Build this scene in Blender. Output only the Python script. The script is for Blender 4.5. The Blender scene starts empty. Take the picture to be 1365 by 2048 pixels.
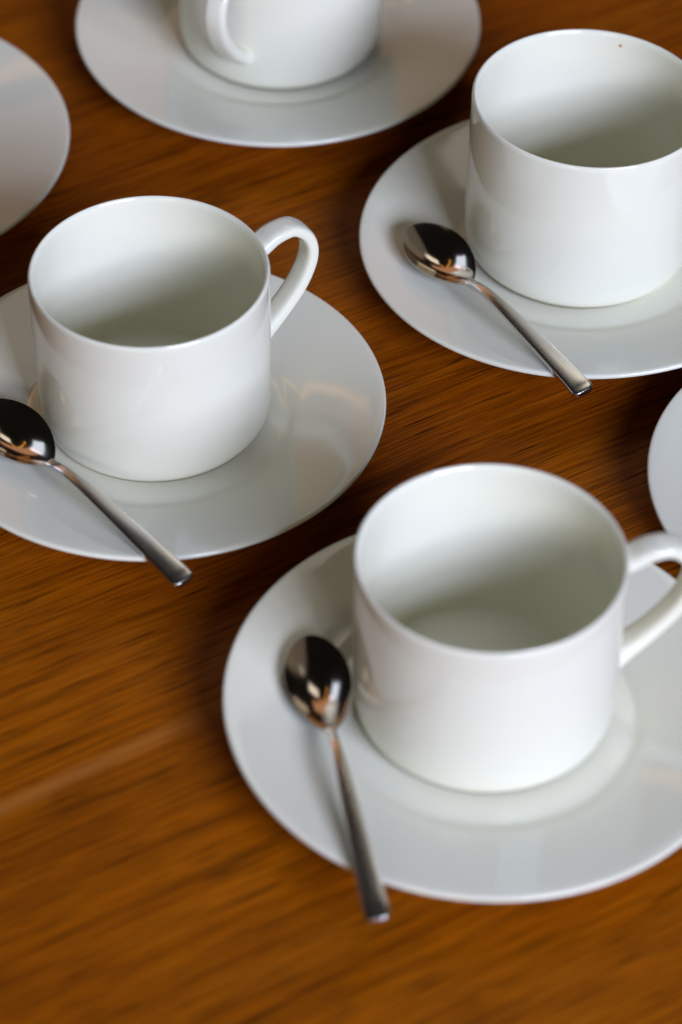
import bpy, math, random
from mathutils import Vector, Matrix, Euler

# ------------------------------------------------------------------ camera, world, lights, exposure
S = bpy.context.scene
COL = S.collection
PI = math.pi

TABLE_Z = -0.0090          # table top; z = 0 is the plane in which the cups stand on their saucers

PITCH, ROLL = math.radians(42.95884813), math.radians(0.4674292902)
F_PX = 7254.741965         # focal length in pixels of a 1365 pixel wide frame
cam_d = bpy.data.cameras.new('camera')
cam = bpy.data.objects.new('camera', cam_d); COL.objects.link(cam)
fw = Vector((0, math.cos(PITCH), -math.sin(PITCH)))
rt0 = Vector((1, 0, 0)); up0 = rt0.cross(fw)
rt = rt0 * math.cos(ROLL) + up0 * math.sin(ROLL)
up = -rt0 * math.sin(ROLL) + up0 * math.cos(ROLL)
M = Matrix((rt, up, -fw)).transposed().to_4x4()
M.translation = Vector((0, -0.85728687, 0.79828254))
cam.matrix_world = M
cam_d.sensor_fit = 'HORIZONTAL'; cam_d.sensor_width = 24.0
cam_d.lens = F_PX * 24.0 / 1365.0
cam_d.clip_start = 0.05; cam_d.clip_end = 100
cam_d.dof.use_dof = True
cam_d.dof.focus_distance = 1.207
cam_d.dof.aperture_fstop = 6.4
cam_d.dof.aperture_blades = 9
S.camera = cam

w = bpy.data.worlds.new('World'); S.world = w; w.use_nodes = True
w.node_tree.nodes['Background'].inputs['Color'].default_value = (0.85, 0.74, 0.62, 1)
w.node_tree.nodes['Background'].inputs['Strength'].default_value = 0.008

def lamp(name, az, el, dist, sx, sy, radiance, col, target=(0, 0.05, 0.02), spin=0.0, off=(0, 0)):
    """A rectangular lamp seen from the table at azimuth az (0 = right, -90 = towards the camera) and elevation el."""
    l = bpy.data.lights.new(name, 'AREA'); l.shape = 'RECTANGLE'; l.size = sx; l.size_y = sy
    l.energy = radiance * sx * sy * PI          # W for a Lambertian emitter of that radiance
    l.color = col
    o = bpy.data.objects.new(name, l); COL.objects.link(o)
    a, e = math.radians(az), math.radians(el)
    d = Vector((math.cos(a) * math.cos(e), math.sin(a) * math.cos(e), math.sin(e)))
    q = d.to_track_quat('Z', 'Y')
    base = Vector(target) + d * dist
    o.rotation_euler = (q.to_matrix() @ Matrix.Rotation(spin, 3, 'Z')).to_euler()
    o.location = base + q.to_matrix() @ Vector((off[0], off[1], 0))
    return o

# tall window of the room, right behind the photographer: panes between dark glazing bars
for i in range(5):
    for j in range(3):
        lamp('window_pane_lamp', -60, 26, 3.6, 0.31, 0.33, 32.0, (0.88, 0.965, 1.29), off=((i - 2) * 0.35, (j - 1) * 0.37))
# daylight thrown back low from a pale wall behind the photographer
lamp('low_wall_bounce_lamp', -106, 14, 2.8, 0.80, 0.50, 7.0, (1.0, 0.88, 0.62))
# far window and warm lit wall across the room
lamp('far_window_lamp', 138, 23, 2.4, 1.10, 0.75, 1.5, (0.78, 0.95, 1.25))
lamp('warm_wall_lamp', 104, 27, 2.4, 2.30, 0.80, 0.45, (1.40, 0.70, 0.40))
lamp('pale_wall_lamp', 76, 52, 2.4, 0.95, 0.58, 1.45, (1.0, 0.93, 0.82))
# warm strip lamps, two lengths meeting at an angle
lamp('warm_strip_lamp', 122, 42, 2.0, 1.00, 0.05, 2.2, (1.0, 0.46, 0.07), spin=0.30)
lamp('warm_strip_lamp', 97, 40, 2.0, 0.30, 0.05, 2.2, (1.0, 0.46, 0.07), spin=-0.9)

S.render.engine = 'CYCLES'
S.cycles.use_denoising = True
S.cycles.max_bounces = 12; S.cycles.diffuse_bounces = 8; S.cycles.glossy_bounces = 6
S.cycles.sample_clamp_indirect = 6.0
S.cycles.caustics_reflective = False; S.cycles.caustics_refractive = False
S.view_settings.view_transform = 'Standard'; S.view_settings.look = 'None'
S.view_settings.exposure = 0.0; S.view_settings.gamma = 1.0

# ------------------------------------------------------------------ helpers
def tag(o, label=None, cat=None, group=None, kind=None):
    if label: o['label'] = label
    if cat: o['category'] = cat
    if group: o['group'] = group
    if kind: o['kind'] = kind
    return o

def mesh_obj(name, verts, faces, mat, parent=None, smooth=True):
    me = bpy.data.meshes.new(name); me.from_pydata(verts, [], faces); me.update()
    if smooth: me.polygons.foreach_set('use_smooth', [True] * len(me.polygons))
    me.materials.append(mat)
    o = bpy.data.objects.new(name, me); COL.objects.link(o)
    if parent: o.parent = parent
    return o

def smooth_profile(pts, n=6):
    """Catmull-Rom through (r, z) points."""
    out = []
    for i in range(len(pts) - 1):
        p0 = pts[max(i - 1, 0)]; p1 = pts[i]; p2 = pts[i + 1]; p3 = pts[min(i + 2, len(pts) - 1)]
        for k in range(n):
            t = k / n
            out.append(tuple(0.5 * ((2 * p1[c]) + (-p0[c] + p2[c]) * t + (2 * p0[c] - 5 * p1[c] + 4 * p2[c] - p3[c]) * t * t
                                    + (-p0[c] + 3 * p1[c] - 3 * p2[c] + p3[c]) * t ** 3) for c in range(len(p1))))
    out.append(tuple(pts[-1]))
    return out

def lathe(profile, seg=160):
    """profile from axis (r=0) to axis (r=0)."""
    verts, faces = [], []
    top = len(verts); verts.append((0, 0, profile[0][1]))
    rings = []
    for r, z in profile[1:-1]:
        rings.append(len(verts))
        for k in range(seg):
            a = 2 * PI * k / seg
            verts.append((r * math.cos(a), r * math.sin(a), z))
    bot = len(verts); verts.append((0, 0, profile[-1][1]))
    for k in range(seg):
        k2 = (k + 1) % seg
        faces.append((top, rings[0] + k2, rings[0] + k))
        for a, b in zip(rings[:-1], rings[1:]):
            faces.append((a + k, a + k2, b + k2, b + k))
        faces.append((bot, rings[-1] + k, rings[-1] + k2))
    faces = [tuple(reversed(f)) for f in faces]
    return verts, faces

# ------------------------------------------------------------------ materials
def new_mat(name):
    m = bpy.data.materials.new(name); m.use_nodes = True
    nt = m.node_tree
    return m, nt, nt.nodes['Principled BSDF']

def porcelain(name, speck=None):
    m, nt, b = new_mat(name)
    base = (0.775, 0.762, 0.628, 1)
    b.inputs['Base Color'].default_value = base
    b.inputs['Roughness'].default_value = 0.07
    b.inputs['IOR'].default_value = 1.53
    b.inputs['Subsurface Weight'].default_value = 0.06
    b.inputs['Subsurface Radius'].default_value = (1.0, 0.9, 0.65)
    b.inputs['Subsurface Scale'].default_value = 0.0015
    tc = nt.nodes.new('ShaderNodeTexCoord')
    # very faint unevenness of the glaze
    n = nt.nodes.new('ShaderNodeTexNoise'); n.inputs['Scale'].default_value = 55; n.inputs['Detail'].default_value = 1
    bp = nt.nodes.new('ShaderNodeBump'); bp.inputs['Strength'].default_value = 0.10; bp.inputs['Distance'].default_value = 0.001
    nt.links.new(tc.outputs['Object'], n.inputs['Vector']); nt.links.new(n.outputs['Fac'], bp.inputs['Height'])
    nt.links.new(bp.outputs['Normal'], b.inputs['Normal'])
    n2 = nt.nodes.new('ShaderNodeTexNoise'); n2.inputs['Scale'].default_value = 38; n2.inputs['Detail'].default_value = 4
    rr = nt.nodes.new('ShaderNodeMapRange'); rr.inputs['From Min'].default_value = 0.3; rr.inputs['From Max'].default_value = 0.7
    rr.inputs['To Min'].default_value = 0.04; rr.inputs['To Max'].default_value = 0.11
    nt.links.new(tc.outputs['Object'], n2.inputs['Vector']); nt.links.new(n2.outputs['Fac'], rr.inputs['Value'])
    nt.links.new(rr.outputs['Result'], b.inputs['Roughness'])
    if speck:
        d = nt.nodes.new('ShaderNodeVectorMath'); d.operation = 'DISTANCE'
        nt.links.new(tc.outputs['Object'], d.inputs[0]); d.inputs[1].default_value = speck
        r = nt.nodes.new('ShaderNodeMapRange'); r.inputs['From Min'].default_value = 0.00035; r.inputs['From Max'].default_value = 0.00075
        r.inputs['To Min'].default_value = 1; r.inputs['To Max'].default_value = 0
        mx = nt.nodes.new('ShaderNodeMix'); mx.data_type = 'RGBA'
        mx.inputs['A'].default_value = base; mx.inputs['B'].default_value = (0.42, 0.14, 0.015, 1)
        nt.links.new(d.outputs['Value'], r.inputs['Value']); nt.links.new(r.outputs['Result'], mx.inputs['Factor'])
        nt.links.new(mx.outputs['Result'], b.inputs['Base Color'])
    return m

def steel(name, rough, streak, col):
    m, nt, b = new_mat(name)
    b.inputs['Base Color'].default_value = col
    b.inputs['Metallic'].default_value = 1
    tc = nt.nodes.new('ShaderNodeTexCoord')
    mp = nt.nodes.new('ShaderNodeMapping'); mp.inputs['Scale'].default_value = (60, 2600, 900)
    n = nt.nodes.new('ShaderNodeTexNoise'); n.inputs['Scale'].default_value = 1; n.inputs['Detail'].default_value = 2
    r = nt.nodes.new('ShaderNodeMapRange'); r.inputs['To Min'].default_value = rough - streak; r.inputs['To Max'].default_value = rough + streak
    nt.links.new(tc.outputs['Object'], mp.inputs['Vector']); nt.links.new(mp.outputs['Vector'], n.inputs['Vector'])
    nt.links.new(n.outputs['Fac'], r.inputs['Value']); nt.links.new(r.outputs['Result'], b.inputs['Roughness'])
    return m

GRAIN = math.radians(31.5)
def wood():
    m, nt, b = new_mat('oiled_wood')
    N, L = nt.nodes, nt.links
    tc = N.new('ShaderNodeTexCoord')
    rot = N.new('ShaderNodeMapping'); rot.inputs['Rotation'].default_value = (0, 0, -GRAIN)
    L.new(tc.outputs['Object'], rot.inputs['Vector'])
    # slow wander of the fibres
    wn = N.new('ShaderNodeTexNoise'); wn.inputs['Scale'].default_value = 7; wn.inputs['Detail'].default_value = 1.5
    L.new(rot.outputs['Vector'], wn.inputs['Vector'])
    ws = N.new('ShaderNodeVectorMath'); ws.operation = 'MULTIPLY_ADD'; ws.inputs[1].default_value = (0, 0.007, 0)
    L.new(wn.outputs['Color'], ws.inputs[0]); L.new(rot.outputs['Vector'], ws.inputs[2])
    P = ws.outputs['Vector']
    def noise(sx, sy, detail, rough=0.55, dist=0.0, seed=0.0):
        mp = N.new('ShaderNodeMapping'); mp.inputs['Scale'].default_value = (sx, sy, 1); mp.inputs['Location'].default_value = seed if isinstance(seed, tuple) else (seed, seed * 1.7, 0)
        L.new(P, mp.inputs['Vector'])
        n = N.new('ShaderNodeTexNoise'); n.inputs['Scale'].default_value = 1; n.inputs['Detail'].default_value = detail
        n.inputs['Roughness'].default_value = rough; n.inputs['Distortion'].default_value = dist
        L.new(mp.outputs['Vector'], n.inputs['Vector'])
        return n.outputs['Fac']
    def remap(v, a, c, d=0.0, e=1.0):
        r = N.new('ShaderNodeMapRange'); r.inputs['From Min'].default_value = a; r.inputs['From Max'].default_value = c
        r.inputs['To Min'].default_value = d; r.inputs['To Max'].default_value = e
        L.new(v, r.inputs['Value']); return r.outputs['Result']
    def math_(op, a, c):
        n = N.new('ShaderNodeMath'); n.operation = op
        for i, v in enumerate((a, c)):
            if isinstance(v, (int, float)): n.inputs[i].default_value = v
            else: L.new(v, n.inputs[i])
        return n.outputs[0]
    def mix(f, a, c):
        n = N.new('ShaderNodeMix'); n.data_type = 'RGBA'
        for k, v in (('Factor', f), ('A', a), ('B', c)):
            if isinstance(v, (tuple, float, int)): n.inputs[k].default_value = v
            else: L.new(v, n.inputs[k])
        return n.outputs['Result']
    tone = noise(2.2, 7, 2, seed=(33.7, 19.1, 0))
    broad = noise(3.0, 26, 3, seed=3.1)
    band = noise(6.0, 150, 3, 0.6, seed=8.2)
    fine = noise(15, 760, 4, 0.6, seed=1.4)
    hair = noise(34, 1900, 2, 0.6, seed=2.9)
    pore = noise(38, 1250, 2, 0.5, seed=5.5)
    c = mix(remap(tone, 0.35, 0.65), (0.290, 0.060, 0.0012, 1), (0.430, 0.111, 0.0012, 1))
    c = mix(math_('MULTIPLY', remap(broad, 0.55, 0.30), 0.45), c, (0.150, 0.030, 0.0010, 1))
    c = mix(math_('MULTIPLY', remap(band, 0.50, 0.72), 0.60), c, (0.40, 0.115, 0.004, 1))
    c = mix(math_('MULTIPLY', remap(band, 0.46, 0.28), 0.55), c, (0.060, 0.013, 0.001, 1))
    c = mix(math_('MULTIPLY', remap(fine, 0.52, 0.34), 0.55), c, (0.055, 0.012, 0.001, 1))
    c = mix(math_('MULTIPLY', remap(fine, 0.54, 0.72), 0.40), c, (0.36, 0.125, 0.007, 1))
    c = mix(math_('MULTIPLY', remap(hair, 0.52, 0.36), 0.60), c, (0.055, 0.012, 0.001, 1))
    pm = remap(pore, 0.40, 0.31)
    c = mix(math_('MULTIPLY', pm, 0.85), c, (0.020, 0.005, 0.001, 1))
    # one pale fleck along the grain in the open corner of the table
    sep = N.new('ShaderNodeSeparateXYZ'); L.new(rot.outputs['Vector'], sep.inputs[0])
    off = math_('ADD', sep.outputs['Y'], 0.0500)
    off = math_('SUBTRACT', off, math_('MULTIPLY', math_('ADD', sep.outputs['X'], 0.115), 0.035))
    fl = remap(math_('ABSOLUTE', off, 0), 0.0042, 0.0004)
    fl = math_('MULTIPLY', fl, remap(sep.outputs['X'], -0.060, -0.095))
    fl = math_('MULTIPLY', fl, remap(band, 0.25, 0.6, 0.25, 0.46))
    c = mix(fl, c, (0.52, 0.200, 0.040, 1))
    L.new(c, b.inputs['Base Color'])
    b.inputs['Roughness'].default_value = 0.30
    L.new(remap(fine, 0.3, 0.7, 0.44, 0.34), b.inputs['Roughness'])
    b.inputs['IOR'].default_value = 1.30
    b.inputs['Specular IOR Level'].default_value = 0.10
    bp = N.new('ShaderNodeBump'); bp.inputs['Strength'].default_value = 0.35; bp.inputs['Distance'].default_value = 0.0002
    h = math_('SUBTRACT', math_('MULTIPLY', fine, 0.5), pm)
    L.new(h, bp.inputs['Height']); L.new(bp.outputs['Normal'], b.inputs['Normal'])
    return m

MP = porcelain('white_bone_china')
_a = math.radians(71.5)
MPS = porcelain('white_bone_china_with_speck', (0.0378 * math.cos(_a), 0.0378 * math.sin(_a), 0.0578))
M_BOWL = steel('polished_steel', 0.13, 0.03, (0.56, 0.49, 0.41, 1))
M_HANDLE = steel('satin_steel', 0.25, 0.06, (0.68, 0.65, 0.60, 1))
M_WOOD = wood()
M_FOOT, _nt, _b = new_mat('foot_contact_shade')
_b.inputs['Base Color'].default_value = (0.24, 0.23, 0.15, 1); _b.inputs['Roughness'].default_value = 0.8  # dark olive paints the contact shade between cup and saucer

# ------------------------------------------------------------------ the table
def rounded_slab(x0, x1, y0, y1, z0, z1, r, n=4):
    """Table slab with a rounded upper edge."""
    rings = []
    for k in range(n + 1):
        a = PI / 2 * k / n
        rings.append((r * (1 - math.cos(a)) , z1 - r * (1 - math.sin(a)) ))
    # rings[0]: outermost at z1 - r ; last: inset r at z1
    verts, faces = [], []
    loops = [(0.0, z0)] + [(d, z) for d, z in rings]
    for d, z in loops:
        verts += [(x0 + d, y0 + d, z), (x1 - d, y0 + d, z), (x1 - d, y1 - d, z), (x0 + d, y1 - d, z)]
    for i in range(len(loops) - 1):
        for k in range(4):
            a, b_ = i * 4 + k, i * 4 + (k + 1) % 4
            faces.append((a, b_, b_ + 4, a + 4))
    faces.append((3, 2, 1, 0)); t = (len(loops) - 1) * 4; faces.append((t, t + 1, t + 2, t + 3))
    return verts, faces
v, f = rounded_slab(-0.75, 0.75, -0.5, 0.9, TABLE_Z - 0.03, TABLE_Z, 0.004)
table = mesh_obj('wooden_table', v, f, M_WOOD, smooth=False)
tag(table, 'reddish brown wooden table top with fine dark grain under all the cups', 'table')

# ------------------------------------------------------------------ saucers
upper = [(0, 0.0002), (0.018, 0.0002), (0.032, 0.0), (0.040, 0.0001), (0.0440, 0.00018), (0.0458, 0.00048), (0.0476, 0.00100), (0.0495, 0.00148), (0.052, 0.00200), (0.058, 0.00335),
         (0.066, 0.00500), (0.0735, 0.00635), (0.0768, 0.00680)]
lip = [(0.0776, 0.00675), (0.0781, 0.00635), (0.0782, 0.00580), (0.0780, 0.00520), (0.0772, 0.00470)]
under = [(0.0735, 0.00400), (0.066, 0.0030), (0.058, 0.0012), (0.050, -0.0012), (0.0478, -0.0025), (0.0472, -0.0060), (0.0468, -0.0088),
         (0.0458, -0.0090), (0.0450, -0.0088), (0.0446, -0.0050), (0.0430, -0.0034), (0.030, -0.0032), (0.015, -0.0032), (0, -0.0032)]
def dedup(p): return [q for i, q in enumerate(p) if i == 0 or (abs(q[0] - p[i-1][0]) + abs(q[1] - p[i-1][1])) > 1e-6]
saucer_v, saucer_f = lathe(dedup(smooth_profile(upper, 5)[:-1] + smooth_profile([upper[-1]] + lip, 3)[:-1] + smooth_profile([lip[-1]] + under, 3)), 192)

def place(o, x, y, s, gx, gy):
    """Stand o at (x, y, 0) with scale s and its axis leaning so that its plane has slopes gx, gy."""
    nrm = Vector((-gx, -gy, 1)).normalized()
    q = Vector((0, 0, 1)).rotation_difference(nrm)
    o.rotation_euler = q.to_euler(); o.scale = (s, s, s); o.location = (x, y, 0)

SAUCERS = [
 # x, y, scale, slopes, label
 (-0.06219579, 0.04668778, 0.98371981, 0.00280794, -0.00945251, 'white saucer under the cup at the left whose handle points right, spoon lying on it'),
 (0.08437297, 0.13702025, 1.00755719, 0.02227475, -0.02160849, 'white saucer under the upper right cup with the brown speck, spoon lying on it'),
 (0.04437575, -0.08872444, 1.02462392, -0.01418016, 0.01920863, 'blurred white saucer nearest the viewer under the lower right cup and spoon'),
 (-0.02515664, 0.26393992, 0.97140857, -0.00180556, 0.01103392, 'white saucer cut by the top edge under the cup with its handle to the front'),
 (-0.17820891, 0.18857344, 1.01444190, -0.00349846, 0.00266022, 'bare stretch of a white saucer cut off by the left edge at the top'),
 (0.17691957, 0.01121432, 0.99284312, 0.00002505, -0.00101673, 'small slice of a white saucer cut off by the right edge at mid height'),
]
G_S = 'white saucers set out on the table'
sau0 = mesh_obj('saucer', saucer_v, saucer_f, MP)
for i, (x, y, s, gx, gy, lab) in enumerate(SAUCERS):
    o = sau0
    if i:
        o = sau0.copy(); o.data = sau0.data.copy(); COL.objects.link(o)
    place(o, x, y, s, gx, gy)
    tag(o, lab, 'saucer', G_S)
for o in [q for q in COL.objects if q.name.startswith('saucer')]:
    # grind the foot ring level so that it stands on the table
    o.rotation_mode = 'XYZ'
    mw = Matrix.LocRotScale(o.location, o.rotation_euler, o.scale); inv = mw.inverted()
    for vv in o.data.vertices:
        if vv.co.z < -0.0070 and vv.co.xy.length > 0.03:
            wv = mw @ vv.co; t = (vv.co.z + 0.0070) / -0.0020
            wv.z = wv.z * (1 - t) + TABLE_Z * t
            vv.co = inv @ wv

# ------------------------------------------------------------------ cups
R_T, H, WALL = 0.0397, 0.0619, 0.0019
inner = [(0, 0.0071), (0.020, 0.0069), (0.0310, 0.0066), (0.0336, 0.0066), (0.0346, 0.0069), (0.0351, 0.0078), (0.0357, 0.0105), (0.0363, 0.0145), (0.0369, 0.0200), (0.0372, 0.032), (0.0375, 0.048), (0.0378, H - 0.0028)]
rim = [(0.0380, H - 0.0012), (0.0384, H - 0.0004), (0.0389, H), (0.0394, H - 0.0004), (0.03965, H - 0.0012)]
outer = [(0.0397, H - 0.003), (0.0396, 0.048), (0.0394, 0.030), (0.0392, 0.016), (0.0390, 0.0090), (0.0386, 0.0052), (0.0380, 0.0034), (0.0373, 0.0023), (0.0367, 0.0018),
         (0.0362, 0.0014), (0.0360, 0.0002), (0.0350, 0.0001), (0.0338, 0.0002), (0.0332, 0.0012), (0.025, 0.0016), (0.012, 0.0016), (0, 0.0016)]
cup_v, cup_f = lathe(dedup(smooth_profile(inner, 5)[:-1] + smooth_profile([inner[-1]] + rim, 3)[:-1] + smooth_profile([rim[-1]] + outer, 4)), 192)

def handle_mesh():
    ctrl = [(0.0393, 0.0543), (0.0422, 0.0555), (0.0470, 0.0578), (0.0538, 0.0578), (0.0592, 0.0522), (0.0602, 0.0440), (0.0561, 0.0340), (0.0484, 0.0246), (0.0422, 0.0190), (0.0383, 0.0163)]
    wid = [0.0050, 0.0048, 0.0046, 0.0043, 0.0043, 0.0043, 0.0043, 0.0043, 0.0047, 0.0058]
    thk = [0.0025, 0.0025, 0.0024, 0.0023, 0.0023, 0.0023, 0.0024, 0.0025, 0.0029, 0.0038]
    path = smooth_profile([(a, b_, c, d) for (a, b_), c, d in zip(ctrl, wid, thk)], 7)
    verts, faces = [], []; n = 24
    for i, (r, z, w_, t_) in enumerate(path):
        a = path[max(i - 1, 0)]; c = path[min(i + 1, len(path) - 1)]
        tx, tz = c[0] - a[0], c[1] - a[1]; l = math.hypot(tx, tz); nx, nz = -tz / l, tx / l
        for k in range(n):
            an = 2 * PI * k / n; ca, sa = math.cos(an), math.sin(an)
            ex = 0.62                                     # slightly squared oval
            cu = math.copysign(abs(ca) ** ex, ca) * w_; cv = math.copysign(abs(sa) ** ex, sa) * t_
            verts.append((r + nx * cv, cu, z + nz * cv))
    for i in range(len(path) - 1):
        for k in range(n):
            k2 = (k + 1) % n
            faces.append((i * n + k, i * n + k2, (i + 1) * n + k2, (i + 1) * n + k))
    faces.append(tuple(range(n - 1, -1, -1))); faces.append(tuple((len(path) - 1) * n + k for k in range(n)))
    return verts, faces
hv, hf = handle_mesh()

CUPS = [
 # x, y, scale, lean x, lean y, handle azimuth, label
 (-0.06184559, 0.04841469, 0.98371981, -0.00898, -0.00557, 31, 'white porcelain cup at the left in sharp focus with its handle on the right side'),
 (0.08168395, 0.13933039, 1.00755719, 0.03260, 0.00780, 20, 'white porcelain cup at the upper right with a tiny brown speck inside its rim'),
 (0.04402334, -0.08600604, 1.02462392, 0.00478, -0.00931, 10, 'large blurred white porcelain cup nearest the viewer with its inner floor showing'),
 (-0.02426510, 0.26267699, 0.97140857, 0, 0, -112, 'white porcelain cup cut by the top edge with its handle turned to the viewer'),
]
G_C = 'white porcelain cups on saucers'
cup0 = bpy.data.objects.new('coffee_cup', None); COL.objects.link(cup0); cup0.empty_display_size = 0.02
body0 = mesh_obj('cup_body', cup_v, cup_f, MP, cup0)
body0.data.materials.append(M_FOOT)                  # foot ring, coloured dark to draw the contact shadow line
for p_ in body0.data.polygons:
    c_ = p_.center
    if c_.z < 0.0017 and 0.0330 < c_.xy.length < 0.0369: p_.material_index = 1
hand0 = mesh_obj('handle', hv, hf, MP, cup0)
hmod = hand0.modifiers.new('smooth', 'SUBSURF'); hmod.levels = 1; hmod.render_levels = 1
cups = []
for i, (x, y, s, lx, ly, az, lab) in enumerate(CUPS):
    c, bo, ha = cup0, body0, hand0
    if i:
        c = cup0.copy(); COL.objects.link(c)
        bo = body0.copy(); COL.objects.link(bo); bo.parent = c
        ha = hand0.copy(); COL.objects.link(ha); ha.parent = c
    place(c, x, y, s, -lx, -ly)
    if i == 1: c.scale = (s * 1.012, s * 1.012, s * 1.016)     # this cup is a touch taller than its fellows
    ha.rotation_euler = (0, 0, math.radians(az))
    tag(c, lab, 'cup', G_C); cups.append((c, bo))
b2 = cups[1][1]; b2.data = b2.data.copy(); b2.data.materials[0] = MPS

# ------------------------------------------------------------------ spoons
BL, BW, BD, TH = 0.0375, 0.0105, 0.0060, 0.0009     # bowl length, half width, depth, gauge
def bowl_half(u):
    """half width of the bowl outline at u = 0 (tip) .. 1 (neck)"""
    s = math.sin(PI * u ** 0.90)
    return BW * max(s, 0.0) ** 0.58 * (1.0 - 0.10 * (u - 0.4)) * (1 if u < 0.93 else 1)
def bowl_mesh():
    nu, nv = 44, 24
    verts, faces = [], []
    us = [0.5 - 0.5 * math.cos(PI * i / nu) for i in range(nu + 1)]
    def grid(dz, grow):
        st = len(verts)
        for u in us:
            hw = bowl_half(u) + grow * 0.0
            hw = max(hw, 0.0016 if u > 0.5 else 0.0009)
            for j in range(nv + 1):
                t = -1 + 2 * j / nv
                yy = hw * math.sin(t * PI / 2)
                prof = (1 - (yy / hw) ** 2) if hw > 0 else 0
                along = (math.sin(PI * u ** 0.92)) ** 0.95 if 0 < u < 1 else 0
                z = -BD * prof ** 0.95 * along + dz * 1.0
                verts.append((0.0017 + u * (BL - 0.0017), yy, z))
        return st
    a = grid(0, 0); b_ = grid(-TH, 0)
    W = nv + 1
    for i in range(nu):
        for j in range(nv):
            p = i * W + j
            faces.append((a + p, a + p + W, a + p + W + 1, a + p + 1))
            faces.append((b_ + p, b_ + p + 1, b_ + p + W + 1, b_ + p + W))
        p = i * W
        faces.append((a + p, b_ + p, b_ + p + W, a + p + W)); p += nv
        faces.append((a + p, a + p + W, b_ + p + W, b_ + p))
    for j in range(nv):
        faces.append((a + j, a + j + 1, b_ + j + 1, b_ + j))
        p = nu * W + j
        faces.append((a + p, b_ + p, b_ + p + 1, a + p + 1))
    return verts, faces
def spoon_handle_mesh():
    LEN = 0.1045
    ctrl = [ # x, z centre, half width, half thickness
      (0.0362, -0.0008, 0.0019, 0.0006), (0.0385, -0.0003, 0.0017, 0.0009), (0.0420, 0.0010, 0.00165, 0.0011), (0.0470, 0.0022, 0.0018, 0.0011),
      (0.0560, 0.0029, 0.0022, 0.0011), (0.0700, 0.0027, 0.0028, 0.00105), (0.0850, 0.0018, 0.0034, 0.0012), (0.0985, 0.0008, 0.0038, 0.0013), (LEN - 0.0022, 0.0003, 0.00395, 0.0013), (LEN - 0.0009, 0.0002, 0.0036, 0.00125), (LEN - 0.0002, 0.0002, 0.0027, 0.0011), (LEN, 0.0002, 0.0020, 0.0008)]
    path = smooth_profile(ctrl, 5)
    sec = []
    for k in range(28):
        an = 2 * PI * k / 28; ca, sa = math.cos(an), math.sin(an)
        sec.append((math.copysign(abs(ca) ** 0.30, ca), math.copysign(abs(sa) ** 0.42, sa)))
    verts, faces = [], []; n = len(sec)
    for x, z, hw, ht in path:
        for cy, cz in sec:
            crown = 0.00018 * (1 - cy * cy) if cz > 0 else 0
            verts.append((x, cy * hw, z + cz * ht + crown))
    for i in range(len(path) - 1):
        for k in range(n):
            k2 = (k + 1) % n
            faces.append((i * n + k, i * n + k2, (i + 1) * n + k2, (i + 1) * n + k))
    faces.append(tuple(range(n - 1, -1, -1))); faces.append(tuple((len(path) - 1) * n + k for k in range(n)))
    faces = [tuple(reversed(q)) for q in faces]
    return verts, faces
bv, bf = bowl_mesh(); sv, sf = spoon_handle_mesh()

SPOONS = [
 # tip x, y, z ; direction tip -> handle (deg) ; pitch (handle end down +), roll, label
 (-0.1197, 0.0428, 0.0108, -49.6, 1.4, 7, (1.05, 1.0, 1.0), 'steel teaspoon beside the left cup with its bowl cut by the left edge'),
 (0.0230, 0.1370, 0.0105, -56.5, 1.4, 7, (1.0, 1.0, 1.0), 'steel teaspoon in sharp focus lying left of the upper right cup'),
 (-0.0104, -0.0650, 0.0108, -79.0, 1.9, 6, (1.11, 0.97, 1.0), 'blurred dark steel teaspoon nearest the viewer lying left of the lower right cup'),
]
G_P = 'steel teaspoons on the saucers'
sp0 = bpy.data.objects.new('teaspoon', None); COL.objects.link(sp0); sp0.empty_display_size = 0.02
sb0 = mesh_obj('spoon_bowl', bv, bf, M_BOWL, sp0)
sh0 = mesh_obj('spoon_handle', sv, sf, M_HANDLE, sp0)
m_ = sb0.modifiers.new('smooth', 'SUBSURF'); m_.levels = 1; m_.render_levels = 1
def saucer_height(wx, wy, i):
    """height of saucer i's upper surface under the point (wx, wy)"""
    x, y, sc, gx, gy = SAUCERS[i][:5]
    r = math.hypot(wx - x, wy - y) / sc
    if r > 0.0782: return None
    z = upper[-1][1]
    for (r0, z0), (r1, z1) in zip(upper[:-1], upper[1:]):
        if r0 <= r <= r1: z = z0 + (z1 - z0) * (r - r0) / (r1 - r0); break
    return z * sc + gx * (wx - x) + gy * (wy - y)
for i, (x, y, z, az, pit, rol, sc, lab) in enumerate(SPOONS):
    c, a, h = sp0, sb0, sh0
    if i:
        c = sp0.copy(); COL.objects.link(c)
        a = sb0.copy(); COL.objects.link(a); a.parent = c
        h = sh0.copy(); COL.objects.link(h); h.parent = c
    R = Matrix.Rotation(math.radians(az), 3, 'Z') @ Matrix.Rotation(math.radians(pit), 3, 'Y') @ Matrix.Rotation(math.radians(rol), 3, 'X')
    c.rotation_euler = R.to_euler(); c.location = (x, y, z); c.scale = sc; sc = Vector(sc)
    lift = -1.0                                       # let the spoon down until it touches its saucer
    for q in list(bv) + list(sv):
        p = R @ (Vector(a_ * b_ for a_, b_ in zip(q, sc))) + Vector((x, y, 0)); hgt = saucer_height(p.x, p.y, i)
        if hgt is not None: lift = max(lift, hgt - p.z)
    c.location.z = lift + 0.0001
    tag(c, lab, 'spoon', G_P)
